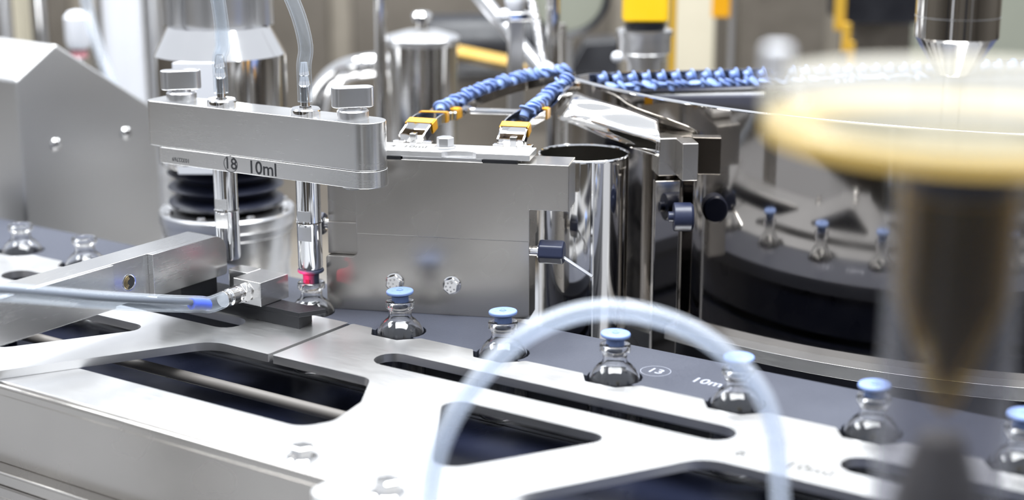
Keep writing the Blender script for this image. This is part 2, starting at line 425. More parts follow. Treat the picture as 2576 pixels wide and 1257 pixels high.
# ================================================================== VIALS AND STOPPERS
def vial_mesh(seg=56):
    outer = [(10.2, 21.9), (10.5, 21.2), (10.5, 17.6), (10.0, 16.9), (8.6, 16.3), (8.3, 15.2), (8.3, 11.0), (8.9, 9.6), (10.0, 8.3), (11.3, 7.6), (12.5, 6.1), (14.0, 5.0), (15.1, 3.0), (16.4, 1.4), (17.1, -0.8), (17.8, -3.5), (18.1, -9), (18.1, -44), (17.2, -46.6), (15, -47.6), (0, -46.6)]
    inner = [(0, -45.4), (14.6, -46.0), (16.6, -43.6), (17.0, -38), (17.0, -9), (16.7, -4), (15.4, 0.2), (13.0, 3.6), (10.2, 6.4), (7.4, 8.6), (6.9, 11), (6.7, 16), (6.7, 21.2), (7.2, 22.2)]
    return MB().lathe(outer[::-1] + [(9.7, 22.3), (7.6, 22.4)] + inner[::-1], seg)
def stopper_mesh(seg=40):
    return MB().lathe([(0, 3.2), (2.2, 3.2), (2.3, 3.0), (8.7, 3.0), (9.6, 2.7), (10, 2.1), (10, 0.9), (9.5, 0.3), (7.2, -0.4), (6.3, -1.4), (6.1, -3), (6.1, -8.6), (5.6, -9.4), (0, -9.4)], seg)
def stopper_at(name_parent, loc, label, tilt=None):
    pass
t0 = thing('glass_vial', '', 'vial', (0, 0, 0))
g = obj('glass_body', vial_mesh(), 'glass', t0, sharp=60)
s0 = thing('vial_stopper', '', 'stopper', (0, 0, 28))
f_ = obj('flange', stopper_mesh(), 'blue_rubber', s0, local=True, sharp=30)
mm = MB()
for a in range(5):
    mm.m = Matrix.Translation((5.8 * math.cos(a * 1.2566 + .4), 5.8 * math.sin(a * 1.2566 + .4), 2.9)); mm.lathe([(0.7, 0), (0.6, .25), (0, .4)], 10)
obj('emboss_dot', mm, 'blue_rubber', s0, local=True); s0.children[-1]['kind'] = 'stuff'
mm = MB(); mm.m = Matrix.Identity(4); mm.prism(circle(0, 0, 2.5, 28), 2.9, 3.45, [circle(0, 0, 1.9, 28)]); obj('emboss_ring', mm, 'blue_rubber', s0, local=True)
mm = MB(); mm.m = Matrix.Rotation(R_(-115), 4, 'Z'); mm.box((4.2, -1.7, -9.0), (6.25, 1.7, -4.6)); obj('vent_slot', mm, 'ink', s0, local=True)
ords = ['first', 'second', 'third', 'fourth', 'fifth', 'sixth', 'seventh']
for i, u in enumerate(VU[:7]):
    a = t0 if i == 0 else copy_tree(t0)
    a.location = Vector((u, random.uniform(-.4, .4), 0)) * S; a.rotation_euler.z = i * 0.7
    tag(a, f'clear glass vial topped by a blue stopper in the {ords[i]} notch from the plate seam', 'vial', 'stoppered vials along the guide plate')
    b = s0 if i == 0 else copy_tree(s0)
    b.location = Vector((u, 0, 27.6 + random.uniform(-.5, .5))) * S
    b.rotation_euler = (R_(random.uniform(-2, 2)), R_(random.uniform(-2, 2)), R_(random.uniform(-8, 8)))
    tag(b, f'pale blue rubber stopper in the mouth of the {ords[i]} vial from the plate seam', 'stopper', 'blue stoppers in the vials')
v = copy_tree(t0); v.location = Vector((-87, 0, 0)) * S
tag(v, 'clear glass vial being stoppered directly under the chrome dosing needle', 'vial')
for u, l in ((-336, 'open glass vial without stopper partly hidden behind the steel lever arm'), (-417, 'open glass vial without stopper standing clear of the lever arm by the grey housing')):
    v = copy_tree(t0); v.location = Vector((u, 0, 0)) * S; tag(v, l, 'vial', 'open vials on the transport plate')

# ================================================================== DOSING HEAD
BR = R_(3.6); BC = Vector((-125, 0, 0))
MBAR = Matrix.Translation(BC) @ Matrix.Rotation(BR, 4, 'Z')
def bp(x, y, z): return MBAR @ Vector((x, y, z))
ZB0, ZB1, ZB2 = 103.5, 116.5, 151.5
head = thing('dosing_head', 'satin steel dosing head bar marked 18 10ml with two thumb knobs', 'dosing head', bp(0, 0, 0))
def stad(xl, xr, r, rl): # rounded rectangle end at the left, half-round end at the right
    return fillet([(xl, -r), (xr - r, -r)], 0)
def bar_poly(xl, xr, w, rl):
    return circle(xr - w, 0, w, 20, -math.pi / 2, math.pi / 2) + circle(xl + rl, w - rl, rl, 8, math.pi / 2, math.pi) + circle(xl + rl, -w + rl, rl, 8, math.pi, 1.5 * math.pi)
m = MB(); m.m = MBAR; m.prism(bar_poly(-108, 107, 15.2, 8), ZB1, ZB2); obj('bar', m, 'brushed', head, bevel=0.7)
m = MB(); m.m = MBAR; m.prism(bar_poly(-97, 107.6, 15.8, 6), ZB0, ZB1 - .25); cover = obj('cover_plate', m, 'brushed', head, bevel=0.6)
face = basis((1, 0, 0), (0, 0, 1), (0, -1, 0), (0, 0, 0))
def facet(x, z): return MBAR @ Matrix.Translation((x, -15.82, z)) @ face
text('lettering', '18', 12.5, 'ink', facet(-22.5, 109.8), head)
obj('lettering_ring', ringmesh(facet(-22.5, 109.8), 6.4, 0.5, sx=1.05), 'ink', head)
text('lettering', '10ml', 14, 'ink', facet(8, 109.2), head)
text('serial_number', '10322769', 4.4, 'ink', facet(-72, 108) @ Matrix.Rotation(math.pi, 4, 'Z'), head)
for x in (-82, 81):
    m = MB(); m.m = MBAR @ Matrix.Translation((x, 0, ZB2))
    m.lathe([(0, 0), (11.6, 0), (11.6, 5.8), (10.6, 7), (7.5, 7.2), (7.5, 9.2), (0, 9.2)], 48)
    k = obj('thumb_knob', m, 'satin', head, sharp=25)
    m = MB(); m.m = MBAR @ Matrix.Translation((x, 0, ZB2 + 8.6)) @ Matrix.Rotation(R_(44), 4, 'Z')
    m.prism(slot(-15.5, 15.5, -6.4, 6.4), 0, 15.2); obj('knob_grip', m, 'satin', k, bevel=1.3)
    m = MB(); m.m = MBAR @ Matrix.Translation((x, 0, ZB0 - 3.4)); m.lathe([(0, 0), (8.5, 0), (9.6, 1), (9.6, 3.5), (0, 3.5)], 40); obj('knob_stud', m, 'brushed', head)
NEED = (-42, 38)
def wpt(x): q = bp(x, 0, 0); return q.x, q.y
for i, x in enumerate(NEED):
    m = MB(); m.m = MBAR @ Matrix.Translation((x, 0, ZB2)); m.lathe([(0, 0), (11.2, 0), (11.2, 3.2), (10.2, 4.4), (4.6, 4.4), (4.6, 5)], 48); obj('nipple_flange', m, 'polished', head, sharp=25)
    m = MB(); m.m = MBAR @ Matrix.Translation((x, 0, ZB2 + 4)); m.lathe([(0, 0), (3.4, 0), (3.4, 16), (4.6, 17.5), (3.6, 22), (3.2, 24), (4.3, 25), (2.6, 34), (1.2, 34), (0, 34)], 32); obj('hose_nipple', m, 'polished', head)
    # needle carrier below the bar
    zb = 33.0 if i == 1 else 30.0
    M_ = MBAR @ Matrix.Translation((x, 0, 0))
    m = MB(); m.m = M_; m.lathe([(9.4, 70.2), (9.4, ZB0)][::-1] + [(9.4, 70)], 40)
    m = MB(); m.m = M_; m.lathe([(0, ZB0), (9.2, ZB0), (9.2, 69.6), (0, 69.6)], 44); up_ = obj('needle_tube', m, 'chrome', head, sharp=30)
    m = MB(); m.m = M_; m.lathe([(0, 69.4), (9.7, 69.4), (9.8, 68.8), (9.4, 67.8), (9.3, zb + 2), (8.6, zb), (0, zb)], 44); lo_ = obj('needle_sleeve', m, 'chrome', head, sharp=30)
    for pz0, pz1, par in ((71, 79, up_), (56, 67, lo_)):
        m = MB(); m.m = M_ @ Matrix.Rotation(R_(14), 4, 'Z'); m.box((-5.2, -9.5, pz0), (5.2, -8.6, pz1)); obj('wrench_flat', m, 'brushed', par, bevel=0.15)
# stopper on the needle, lit red by the sensor
q = wpt(NEED[1]); st = copy_tree(s0)
st.location = Vector((q[0], q[1], 29.8)) * S; st.rotation_euler = (0, 0, R_(40))
tag(st, 'dusky stopper on the needle tip lit red by the sensor', 'stopper')
for ch in st.children:
    if ch.name.startswith('flange'): ch.data = ch.data.copy(); ch.data.materials[0] = MAT['grey_rubber']
v_ = [o for o in bpy.data.objects if o.get('label', '').startswith('clear glass vial being')][0]; v_.location = Vector((q[0], q[1], 0)) * S

# two clear hoses on the nipples
def hose(name, label, pts, r, inner, mt, n=8, seg=18):
    m = MB(); m.tube(spline(pts, n), r, seg, inner=inner); o = obj(name, m, mt, sharp=60); tag(o, label, 'hose'); return o
x0, y0 = wpt(NEED[0]); x1, y1 = wpt(NEED[1])
def onv(px, py, v): return PVV(px, py, v)
hose('clear_hose', 'clear silicone hose on the nipple beside the circled 18, nearly straight',
     [(x0, y0, ZB2 + 9), (x0, y0, ZB2 + 22), (x0, y0, ZB2 + 36), onv(561, 110, y0), onv(553, 30, y0), onv(540, -40, y0), onv(520, -120, y0), onv(480, -260, y0), onv(430, -420, y0)], 5.6, 4.0, 'tube_clear')
hose('clear_hose', 'clear silicone hose curving away from the nipple above the stoppering needle',
     [(x1, y1, ZB2 + 9), (x1, y1, ZB2 + 22), (x1, y1, ZB2 + 36), onv(769, 120, y1), onv(757, 60, y1), onv(735, 0, y1), onv(700, -70, y1), onv(650, -140, y1), onv(570, -250, y1), onv(480, -400, y1)], 5.6, 4.0, 'tube_clear')

# ================================================================== LEVER ARM
arm = thing('lever_arm', 'long brushed steel lever arm with milled recess and rounded end', 'lever arm', (-163, -120, 25))
def side_prism(mb, prof, u0, u1):  # profile given as (v, z)
    mb.m = basis((0, 1, 0), (0, 0, 1), (1, 0, 0), (0, 0, 0)); mb.prism(prof, u0, u1); mb.m = Matrix.Identity(4); return mb
AE = -24
m = MB()
prof = fillet([(-420, 25), (AE, 25), (AE, 57), (-420, 57)], [0, 3, 13, 0], 8)
side_prism(m, prof, -177, -153.4)
obj('bar', m, 'arm_steel', arm, bevel=0.5)
m = side_prism(MB(), fillet([(-100, 25), (AE, 25), (AE, 57), (-100, 57)], [0, 3, 13, 0], 8), -153.4, -148.2); obj('end_cheek', m, 'arm_steel', arm, bevel=0.4)
m = side_prism(MB(), [(-420, 25), (-136, 25), (-136, 57), (-420, 57)], -153.4, -149.6); obj('rear_cheek', m, 'arm_steel', arm, bevel=0.3)
hm = basis((0, 1, 0), (0, 0, 1), (1, 0, 0), (-153.4, -119, 40))
m = MB(); m.m = hm; m.lathe([(6.4, 0.02), (6.4, 0.3), (5.6, 0.3), (5.0, 0.02)], 32); obj('threaded_hole', m, 'polished', arm)
m = MB(); m.m = hm; m.lathe([(0, 0.06), (5.6, 0.06), (5.6, 0.0)], 28); obj('hole_bore', m, 'ink', arm)
for k in range(4):
    m = MB(); m.m = hm @ Matrix.Translation((0.25 * k, 0, .1)); m.tube([Vector((5.0 * math.cos(a), 5.0 * math.sin(a) * 1.0, 0)) * (1 - .16 * k) for a in [1.7 + 2.6 * i / 10 for i in range(11)]], 0.28, 8); obj('thread', m, 'thread_brass', arm)
m = MB().box((-177, -418, TABLE), (-150, -372, 24.9)); obj('pivot_post', m, 'arm_steel', arm, bevel=0.8)
m = MB().box((-176, -72, 12.6), (-150, -34, 25)); obj('foot_pad', m, 'black_plastic', arm, bevel=0.4)

# black holder and sensor block
hold = thing('black_holder', 'black plastic holder block on the steel plate in front of the needle', 'holder', (-110, -28, 0))
m = MB().prism([(-176, -41), (-62, -41), (-66, -22), (-75, -22), (-80, -24), (-176, -24)], 0, 9); obj('body', m, 'black_plastic', hold, bevel=0.3)
m = MB().prism([(-176, -41), (-62, -41), (-52, -22), (-66, -19), (-70, -22), (-104, -22), (-104, -14), (-176, -14)], 9, 12.5); obj('jaw', m, 'black_plastic', hold, bevel=0.3)
sens = thing('sensor_block', 'small steel sensor block with hose fitting resting on the black holder', 'sensor block', (-118, -30, 12.5))
m = MB().box((-122, -45.5, 12.7), (-95, -14.5, 31)); obj('block', m, 'brushed', sens, bevel=0.5)
m = MB().prism(fillet([(-143, -30), (-122, -30), (-122, -14.5), (-143, -14.5)], [3, 0, 0, 3]), 12.7, 31); obj('mount', m, 'brushed', sens, bevel=0.5)
fm = basis((1, 0, 0), (0, 0, 1), (0, -1, 0), (-110, -45.5, 22))
m = MB(); m.m = fm; m.lathe([(0, 0), (6.9, 0), (6.9, 1.2), (0, 1.2)], 32)
m.prism([(8 * math.cos(math.pi / 3 * i + .3), 8 * math.sin(math.pi / 3 * i + .3)) for i in range(6)], 1.2, 7); m.lathe([(6.4, 7), (6.4, 9.5), (5, 9.5), (5, 11), (6.6, 11.5), (6.6, 18), (5.6, 19), (5.8, 21), (6.2, 21.5), (6.2, 24), (0, 24)], 32)
obj('hose_fitting', m, 'polished', sens, bevel=0.2, sharp=25)
fe = Vector((-110, -45.5 - 23, 22))
pth = [fe + Vector((0, 9, 0)), fe + Vector((0, -14, -0.6)), PU(500, 765, -111), PU(400, 762, -112), PU(250, 754, -114), PU(100, 742, -117), PU(-60, 730, -120), PU(-220, 720, -124), PU(-420, 716, -128), PU(-640, 724, -132)]
hose('air_hose', 'thick clear hose with inner cable running from the sensor block fitting', pth, 6.2, 5.0, 'tube_clear')
inner = spline(pth, 8)
cab = obj('signal_cable', MB().tube([p + Vector((0, 0, 1.4)) for p in inner[18:]], 2.2, 12), 'cable'); tag(cab, 'grey signal cable lying inside the clear sensor hose', 'cable')
slv = obj('cable_sleeve', MB().tube([p + Vector((0, 0, 0.2)) for p in inner[9:19]], 4.2, 14), 'blue_sleeve', cab, label='bright blue sleeve on the cable end')
# the sensor's red beam
rl = bpy.data.lights.new('sensor_beam', 'SPOT'); rl.color = (1, 0.02, 0.10); rl.energy = 0.25; rl.spot_size = R_(44); rl.spot_blend = 0.4; rl.shadow_soft_size = 0.0008
ro = bpy.data.objects.new('sensor_beam', rl); COL.objects.link(ro)
src = Vector((-108, -40, 33)); tgt = Vector((q[0], q[1], 28)); ro.location = Vector((-94, -30, 27)) * S
ro.rotation_euler = (tgt - Vector((-94, -30, 27))).to_track_quat('-Z', 'Y').to_euler()

# ================================================================== STOPPERING STATION (big block)
BA = R_(22.8)
MBL = Matrix.Translation((-16.2, 41.6, 0)) @ Matrix.Rotation(BA, 4, 'Z')   # local x along the face, -y towards the viewer
stn = thing('stopper_station', 'tall stepped steel block feeding stoppers, with bolts and navy knobs', 'machine block', (20, 60, WZ), rz=0)
face2 = basis((1, 0, 0), (0, 0, 1), (0, -1, 0), (0, 0, 0))
fm2 = MBL @ face2
def fprism(poly, y0, y1, mt, nm, bev=0.5, par=stn):  # poly in (x, z) on the face, from y0 (near) to y1 (far)
    m = MB(); m.m = fm2; m.prism(poly, -y1, -y0); return obj(nm, m, mt, par, bevel=bev)
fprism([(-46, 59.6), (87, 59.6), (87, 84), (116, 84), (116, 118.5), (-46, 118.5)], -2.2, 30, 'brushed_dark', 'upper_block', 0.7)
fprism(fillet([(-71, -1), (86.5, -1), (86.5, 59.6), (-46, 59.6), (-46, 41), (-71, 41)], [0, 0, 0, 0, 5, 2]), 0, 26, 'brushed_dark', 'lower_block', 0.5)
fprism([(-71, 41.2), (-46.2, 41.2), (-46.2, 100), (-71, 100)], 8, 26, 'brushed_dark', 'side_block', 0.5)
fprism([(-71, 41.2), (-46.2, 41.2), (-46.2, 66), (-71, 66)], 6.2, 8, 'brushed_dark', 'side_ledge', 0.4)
for x in (-17, 27.5):
    hex_bolt(stn, fm2 @ Matrix.Translation((x, 23, 0)) @ Matrix.Rotation(.35, 4, 'Z'), 6.2, 6.2, 7, marks=True)
# cover plate with half-round notch
cx0, cx1 = -44, 87
arc = [(34 + 13 * math.cos(a), -2.5 + 7 * math.sin(a)) for a in [math.pi - math.pi * i / 12 for i in range(13)]]
pl = [(cx0, -2.5)] + arc + [(cx1, -2.5), (cx1, 27), (cx0, 27)]
m = MB(); m.m = MBL; m.prism(pl, 120.6, 125.2); cp = obj('cover_plate', m, 'plate_steel', stn, bevel=0.5)
for x0_, x1_ in ((-42, -10), (52, 78)):
    m = MB(); m.m = MBL; m.box((x0_, -3.5, 118.5), (x1_, 26, 120.6)); obj('shim', m, 'black_plastic', stn)
m = MB(); m.m = MBL; m.box((-9, -1, 118.5), (51, 27, 120.6)); obj('spacer', m, 'satin', stn)
hex_bolt(cp, MBL @ Matrix.Translation((20, 14, 125.2)), 6.6, 8.2, 8, name='bolt', mt='satin')
text('lettering', '4  10ml', 9.5, 'etch_dark', MBL @ Matrix.Translation((-8, 13, 125.22)), cp)
for x in (-11, 66):       # guide tabs at the chute mouths
    for dx, w in ((-12, 8), (1, 5), (10, 8)):
        m = MB(); m.m = MBL; m.box((x + dx, 24, 125.2), (x + dx + w, 30, 127 if w == 8 else 133)); obj('guide_tab', m, 'polished', cp, bevel=0.4)
# navy adjusting knobs
def side_knob(M, nm='adjusting_knob'):
    m = MB(); m.m = M; m.lathe([(0, 0), (3.8, 0), (3.8, 6), (5, 6), (5, 7.5), (0, 7.5)], 28); sh = obj('knob_shaft', m, 'polished', stn)
    m = MB(); m.m = M
    prof = [(8.4 + (0.9 if k % 2 == 0 else 0)) for k in range(14)]
    m.prism([(r * math.cos(2 * math.pi * k / 14), r * math.sin(2 * math.pi * k / 14)) for k, r in enumerate(prof)], 7, 26); obj(nm, m, 'navy_plastic', sh, bevel=1.6, seg=3)
side_knob(MBL @ Matrix.Translation((86, 6, 51)) @ basis((0, 0, 1), (0, 1, 0), (1, 0, 0), (0, 0, 0)))
side_knob(MBL @ Matrix.Translation((-71, 23, 60)) @ basis((0, 0, 1), (0, 1, 0), (-1, 0, 0), (0, 0, 0)))

# ================================================================== FEEDER BOWL
ZR = 152.0; BK = (355 - ZR) / (355 - 163.0)
def bs(x, y): return Vector((CAM.x + (x - CAM.x) * BK, CAM.y + (y - CAM.y) * BK))
BCEN = bs(262, 571); BR_ = 445.0 * BK
_p = bs(21.6, 198); a0 = math.atan2(_p.y - BCEN.y, _p.x - BCEN.x); a0 += 0 if a0 > 0 else 2 * math.pi
arcp = [(BCEN.x + BR_ * math.cos(a), BCEN.y + BR_ * math.sin(a)) for a in [a0 + (math.radians(320) - a0) * i / 60 for i in range(61)]]
far = [bs(640, 700), bs(400, 600), bs(230, 430), bs(124, 324), bs(49, 252), bs(24, 222)]
loop = [Vector(p) for p in arcp] + far
def inset(lp, d_):
    n = len(lp); out = []
    for i in range(n):
        a, b = lp[i - 1], lp[(i + 1) % n]; t = (b - a).normalized(); out.append(lp[i] + Vector((-t.y, t.x)) * d_)
    return out
bowl = thing('feeder_bowl', 'large polished steel feeder bowl holding blue stoppers', 'feeder bowl', (262, 400, TABLE))
m = MB().prism(loop, -24, ZR, [inset(loop, 2.0)]); obj('wall', m, 'bowl_steel', bowl, sharp=30)
m = MB().tube([Vector((p.x, p.y, ZR)) for p in inset(loop[:61], 0.8)], 1.3, 8); obj('rim', m, 'chrome', bowl)
m = MB().prism(inset(loop, 2.2), ZR - 42, ZR - 40); obj('bowl_floor', m, 'navy_plastic', bowl)
trk = inset([Vector(p) for p in loop], 2.3)
tr = [Vector((p.x, p.y, 0)) for p in loop[-7:]]
m = MB().prism([bs(*p) for p in [(49, 250), (124, 322), (230, 428), (400, 598), (425, 575), (250, 400), (145, 297), (70, 225), (40, 205), (32, 225)]], ZR - 12, ZR - 9); obj('track', m, 'polished', bowl)
m = MB().prism([(p_.x, p_.y) for p_ in (G(1555, 224, ZR - 14), G(1700, 212, ZR - 14), G(1925, 203, ZR - 14), G(1925, 238, ZR - 14), G(1720, 240, ZR - 14), G(1640, 238, ZR - 14))], ZR - 16, ZR - 14); obj('inner_ledge', m, 'plate_steel', bowl)
m = MB().prism(inset(loop, -16), -34, -24, [inset(loop, 14)]); obj('base_ring', m, 'plate_steel', bowl, bevel=1)
m = MB().prism(inset(loop, 20), TABLE, -34); obj('drive_base', m, 'dark_base', bowl)
# stoppers on the track inside the bowl
def stopper_row(path, step, n, label, group, z, tilt, sc=1.0, jit=1.0):
    path = [Vector(p) for p in path]; L = [0]
    for a, b in zip(path, path[1:]): L.append(L[-1] + (b - a).length)
    c = 0
    for i in range(n):
        d_ = i * step
        if d_ > L[-1]: break
        k = max(j for j in range(len(L)) if L[j] <= d_); k = min(k, len(path) - 2)
        f = (d_ - L[k]) / max(1e-6, L[k + 1] - L[k]); p = path[k].lerp(path[k + 1], f); t = (path[k + 1] - path[k]).normalized()
        o = copy_tree(s0)
        for ch in list(o.children):
            if not ch.name.startswith('flange'): bpy.data.objects.remove(ch)
        ax = (t * math.cos(tilt) + Vector((0, 0, 1)) * math.sin(tilt) + Vector((random.uniform(-.5, .5), random.uniform(-.5, .5), random.uniform(-.3, .3))) * jit * .6).normalized()
        o.location = (p + Vector((random.uniform(-jit, jit), random.uniform(-jit, jit), z))) * S; o.rotation_euler = ax.to_track_quat('Z', 'Y').to_euler(); o.scale = (sc,) * 3
        tag(o, label, 'stopper', group); c += 1
    return c
def b3(x, y): q_ = bs(x, y); return (q_.x, q_.y, 0)
stopper_row([b3(42, 218), b3(132, 308), b3(236, 412), b3(396, 572)], 13.0, 34, 'small blue stopper on edge in the row along the bowl track', 'stoppers on the bowl track', ZR - 1.5, 0.25, .55, .6)
stopper_row([b3(52, 212), b3(142, 302), b3(246, 406)], 7.5, 40, 'small blue stopper lying beside the edge row inside the bowl', 'stoppers inside the bowl', ZR - 7, 1.1, .55, 1.6)
# clamp blocks and posts on the bowl wall
def on_bowl(px):  # point of the wall under a picture column
    best = min(loop[:61], key=lambda p: abs(proj(p.x, p.y, 60)[0] - px)); return best
def proj(x, y, z):
    q_ = Vector((x, y, z)) - CAM; a, b = q_.dot(RGT), q_.dot(FWD); d_ = b * _c - q_.z * _s; up = b * _s + q_.z * _c
    return CX + FPX * a / d_, CY - FPX * up / d_, d_
for (xa, xb, ya, yb, dep, lab) in ((1656, 1722, 345, 445, 1222, 'wide steel clamp block on the bowl wall'), (1716, 1758, 358, 458, 1200, 'narrow steel clamp block standing forward on the bowl wall')):
    a_, b_ = D(xa, ya, dep), D(xb, yb, dep); c_ = (a_ + b_) / 2; wd = rad((xb - xa) / 2, dep)
    m = MB(); m.m = Matrix.Translation((c_.x, c_.y, 0)) @ camrot(.12); m.box((-wd, 0, b_.z), (wd, 24, a_.z)); o = obj('clamp_block', m, 'brushed_dark', bevel=1); tag(o, lab, 'clamp')
c_ = D(1680, 600, 1236); m = MB(); m.m = Matrix.Translation((c_.x, c_.y, 0)) @ camrot(.12); m.box((-11, 0, TABLE), (9, 9, D(1680, 446, 1236).z)); o = obj('support_post', m, 'bowl_steel', bevel=1); tag(o, 'flat polished post under the clamp block by the bowl', 'post')
c_ = D(1694, 545, 1214); m = MB(); m.m = basis(FWD, UP, RGT, c_); m.lathe([(0, -4), (4, -4), (4, 0), (10.5, 0), (11, 1), (11, 13), (9.5, 15), (0, 15)], 32); o = obj('locking_screw', m, 'navy_plastic', bevel=.5); tag(o, 'dark navy round locking screw below the clamp blocks on the bowl', 'screw')

# polished stopper cup in front of the bowl with wire rim
cc = D(1466, 640, 1258); cc.z = 0
cup = thing('catch_cup', 'polished steel catch cup with thin bright rim behind the block', 'cup', (cc.x, cc.y, TABLE))
CR = 35.0
m = MB(); m.m = Matrix.Translation((cc.x, cc.y, 0)); m.lathe([(CR, TABLE), (CR, 111), (CR - 1.2, 111), (CR - 1.2, TABLE)], 64); obj('wall', m, 'mirror', cup, sharp=40)
m = MB(); m.m = Matrix.Translation((cc.x, cc.y, 111)); m.tube([(CR * math.cos(a), CR * math.sin(a), 0) for a in [2 * math.pi * i / 60 for i in range(61)]], 1.2, 8); obj('rim', m, 'chrome', cup)
sd = Vector((CAM.x - cc.x, CAM.y - cc.y, 0)).normalized(); sd.rotate(Matrix.Rotation(.2, 3, 'Z'))
m = MB(); m.tube([Vector((cc.x, cc.y, TABLE)) + sd * CR, Vector((cc.x, cc.y, 111)) + sd * CR], 1.6, 8); obj('seam', m, 'chrome', cup)
# crumpled bright chute between cup and bowl
m = MB(); nu, nv = 26, 14; vs, fs = [], []
A0, A1, B0, B1 = D(1440, 225, 1316), D(1655, 300, 1236), D(1400, 300, 1300), D(1655, 395, 1222)
for i in range(nu):
    for j in range(nv):
        a, b = i / (nu - 1), j / (nv - 1); p = (A0.lerp(A1, a)).lerp(B0.lerp(B1, a), b)
        bulge = 16 * math.sin(math.pi * b) + 6 * math.sin(7 * a + 3 * b) * (1 - a) + 4 * math.sin(11 * b + 4 * a) * (1 - a * .6)
        vs.append(p - FWD * bulge)
for i in range(nu - 1):
    for j in range(nv - 1): k = i * nv + j; fs.append((k, k + 1, k + nv + 1, k + nv))
m.add(vs, fs); o = obj('discharge_hood', m, 'mirror', sharp=60); tag(o, 'wavy polished sheet hood where the chutes leave the bowl', 'hood')
sm = o.modifiers.new('thick', 'SOLIDIFY'); sm.thickness = 1.2 * S

# chutes with blue stoppers
def chute(name, label, pts, w, sl):
    P = spline(pts, 10); t = thing(name, label, 'chute', P[0])
    prof = [(-w, 4), (-w, -3), (w, -3), (w, 4), (w - 1.2, 4), (w - 1.2, -1.6), (-w + 1.2, -1.6), (-w + 1.2, 4)]
    vs, fs = [], []
    for i, p in enumerate(P):
        tn = (P[min(i + 1, len(P) - 1)] - P[max(0, i - 1)]).normalized(); x = tn.cross(UP).normalized(); y = x.cross(tn)
        vs += [p + x * a + y * b for a, b in prof]
    n = len(prof)
    for i in range(len(P) - 1):
        for k in range(n): j = (k + 1) % n; fs.append((i * n + k, i * n + j, (i + 1) * n + j, (i + 1) * n + k))
    fs += [tuple(range(n)), tuple(range((len(P) - 1) * n, len(P) * n))]
    m = MB().add(vs, fs); obj('channel', m, 'polished', t, sharp=30)
    for f in sl:
        k = int(f * (len(P) - 2)); p = P[k]; tn = (P[k + 1] - P[k]).normalized(); x = tn.cross(UP).normalized(); y = x.cross(tn)
        m = MB(); m.m = basis(tn, x, y, p); m.box((-5, -w - .6, -3.8), (5, w + .6, -3.0)); m.box((-5, -w - .8, -3), (5, -w - .1, 4.4)); m.box((-5, w + .1, -3), (5, w + .8, 4.4)); m.box((-4, -w, 4), (4, w, 5)); obj('band', m, 'amber', t, bevel=.2)
    return P
def db(x, y, z): return MBL @ Vector((x, y, z))
pa = chute('stopper_chute', 'long curved chute of blue stoppers arching toward the bowl track', [db(-11, 34, 126), db(-6, 62, 136), D(1125, 285, 1300), D(1200, 245, 1325), D(1310, 212, 1360), D(1440, 190, 1372)], 10.5, (.16, .30, .42))
pb = chute('stopper_chute', 'short steep chute of blue stoppers beside the catch cup', [db(66, 34, 126), db(67, 62, 136), D(1362, 275, 1285), D(1390, 245, 1305), D(1434, 210, 1318)], 10.5, (.2, .45))
stopper_row(pa[18:], 4.6, 90, 'blue stopper on edge in the long curved chute', 'stoppers in the long chute', 6, 0.7, .62, 1.6)
stopper_row(pb[14:], 4.6, 50, 'blue stopper on edge in the short steep chute', 'stoppers in the short chute', 6, 0.7, .62, 1.6)
m = MB().tube([D(1185, 278, 1310), D(1320, 282, 1292)], 2.4, 10); o = obj('cross_rod', m, 'polished'); tag(o, 'thin steel rod spanning the gap between both stopper chutes', 'rod')
m = MB().tube([D(1418, 648, 1180), D(1490, 696, 1175)], 1.4, 8); o = obj('guide_pin', m, 'chrome'); tag(o, 'thin pointed steel pin beyond the navy knob', 'pin')

# ================================================================== BELLOWS UNIT
bu = D(572, 530, 1425)
bel = thing('bellows_unit', 'lift column with black rubber bellows on a screwed steel flange', 'lift column', (bu.x, bu.y, TABLE))
MBU = Matrix.Translation((bu.x, bu.y, 0))
def L(nm, prof, mt, seg=64, par=bel, sh=35): m = MB(); m.m = MBU; m.lathe(prof, seg); return obj(nm, m, mt, par, sharp=sh)
L('base', [(0, TABLE), (54, TABLE), (54, -20), (56, -16), (56, 8), (0, 8)], 'brushed')
L('clamp_ring', [(0, 8.2), (57, 8.2), (58, 9), (58, 16), (0, 16)], 'satin')
fl = L('flange', [(0, 16.2), (60, 16.2), (60.5, 17), (60.5, 26), (59, 28), (0, 28)], 'satin')
prof = [(0, 28)]
for k in range(3):
    z = 30 + k * 13; prof += [(38, z), (46 + 4 * (k == 0), z + 3), (51, z + 6), (46, z + 9.5), (38, z + 12)]
L('bellows', prof + [(38, 70), (0, 70)], 'bellows_rubber', sh=70)
for k in range(8):
    a = k * math.pi / 4 + .35
    m = MB(); m.m = MBU @ Matrix.Translation((54.5 * math.cos(a), 54.5 * math.sin(a), 28)); m.lathe([(4, -.2), (4, 1.6), (3.2, 3), (0, 3.4)], 16); obj('screw', m, 'polished', fl)
L('housing', [(0, 70), (55, 70), (57, 72), (57, 166), (44, 190), (40, 191), (0, 191)], 'polished', sh=15)
L('column', [(0, 191), (30, 191), (30, 330), (0, 330)], 'satin')
for dx in (-36, 36):
    m = MB(); m.m = MBU @ camrot() @ Matrix.Translation((dx, 0, 0)); m.lathe([(0, 191), (12, 191), (12, 330), (0, 330)], 28); obj('guide_rod', m, 'satin', bel)
m = MB(); m.m = MBU @ camrot(); m.prism([(-30, -60), (10, -60), (-4, -50), (-24, -50)], 70, 166); obj('highlight_strip', m, 'white_paint', bel, bevel=1)  # white strip stands in for the bright highlight on the housing

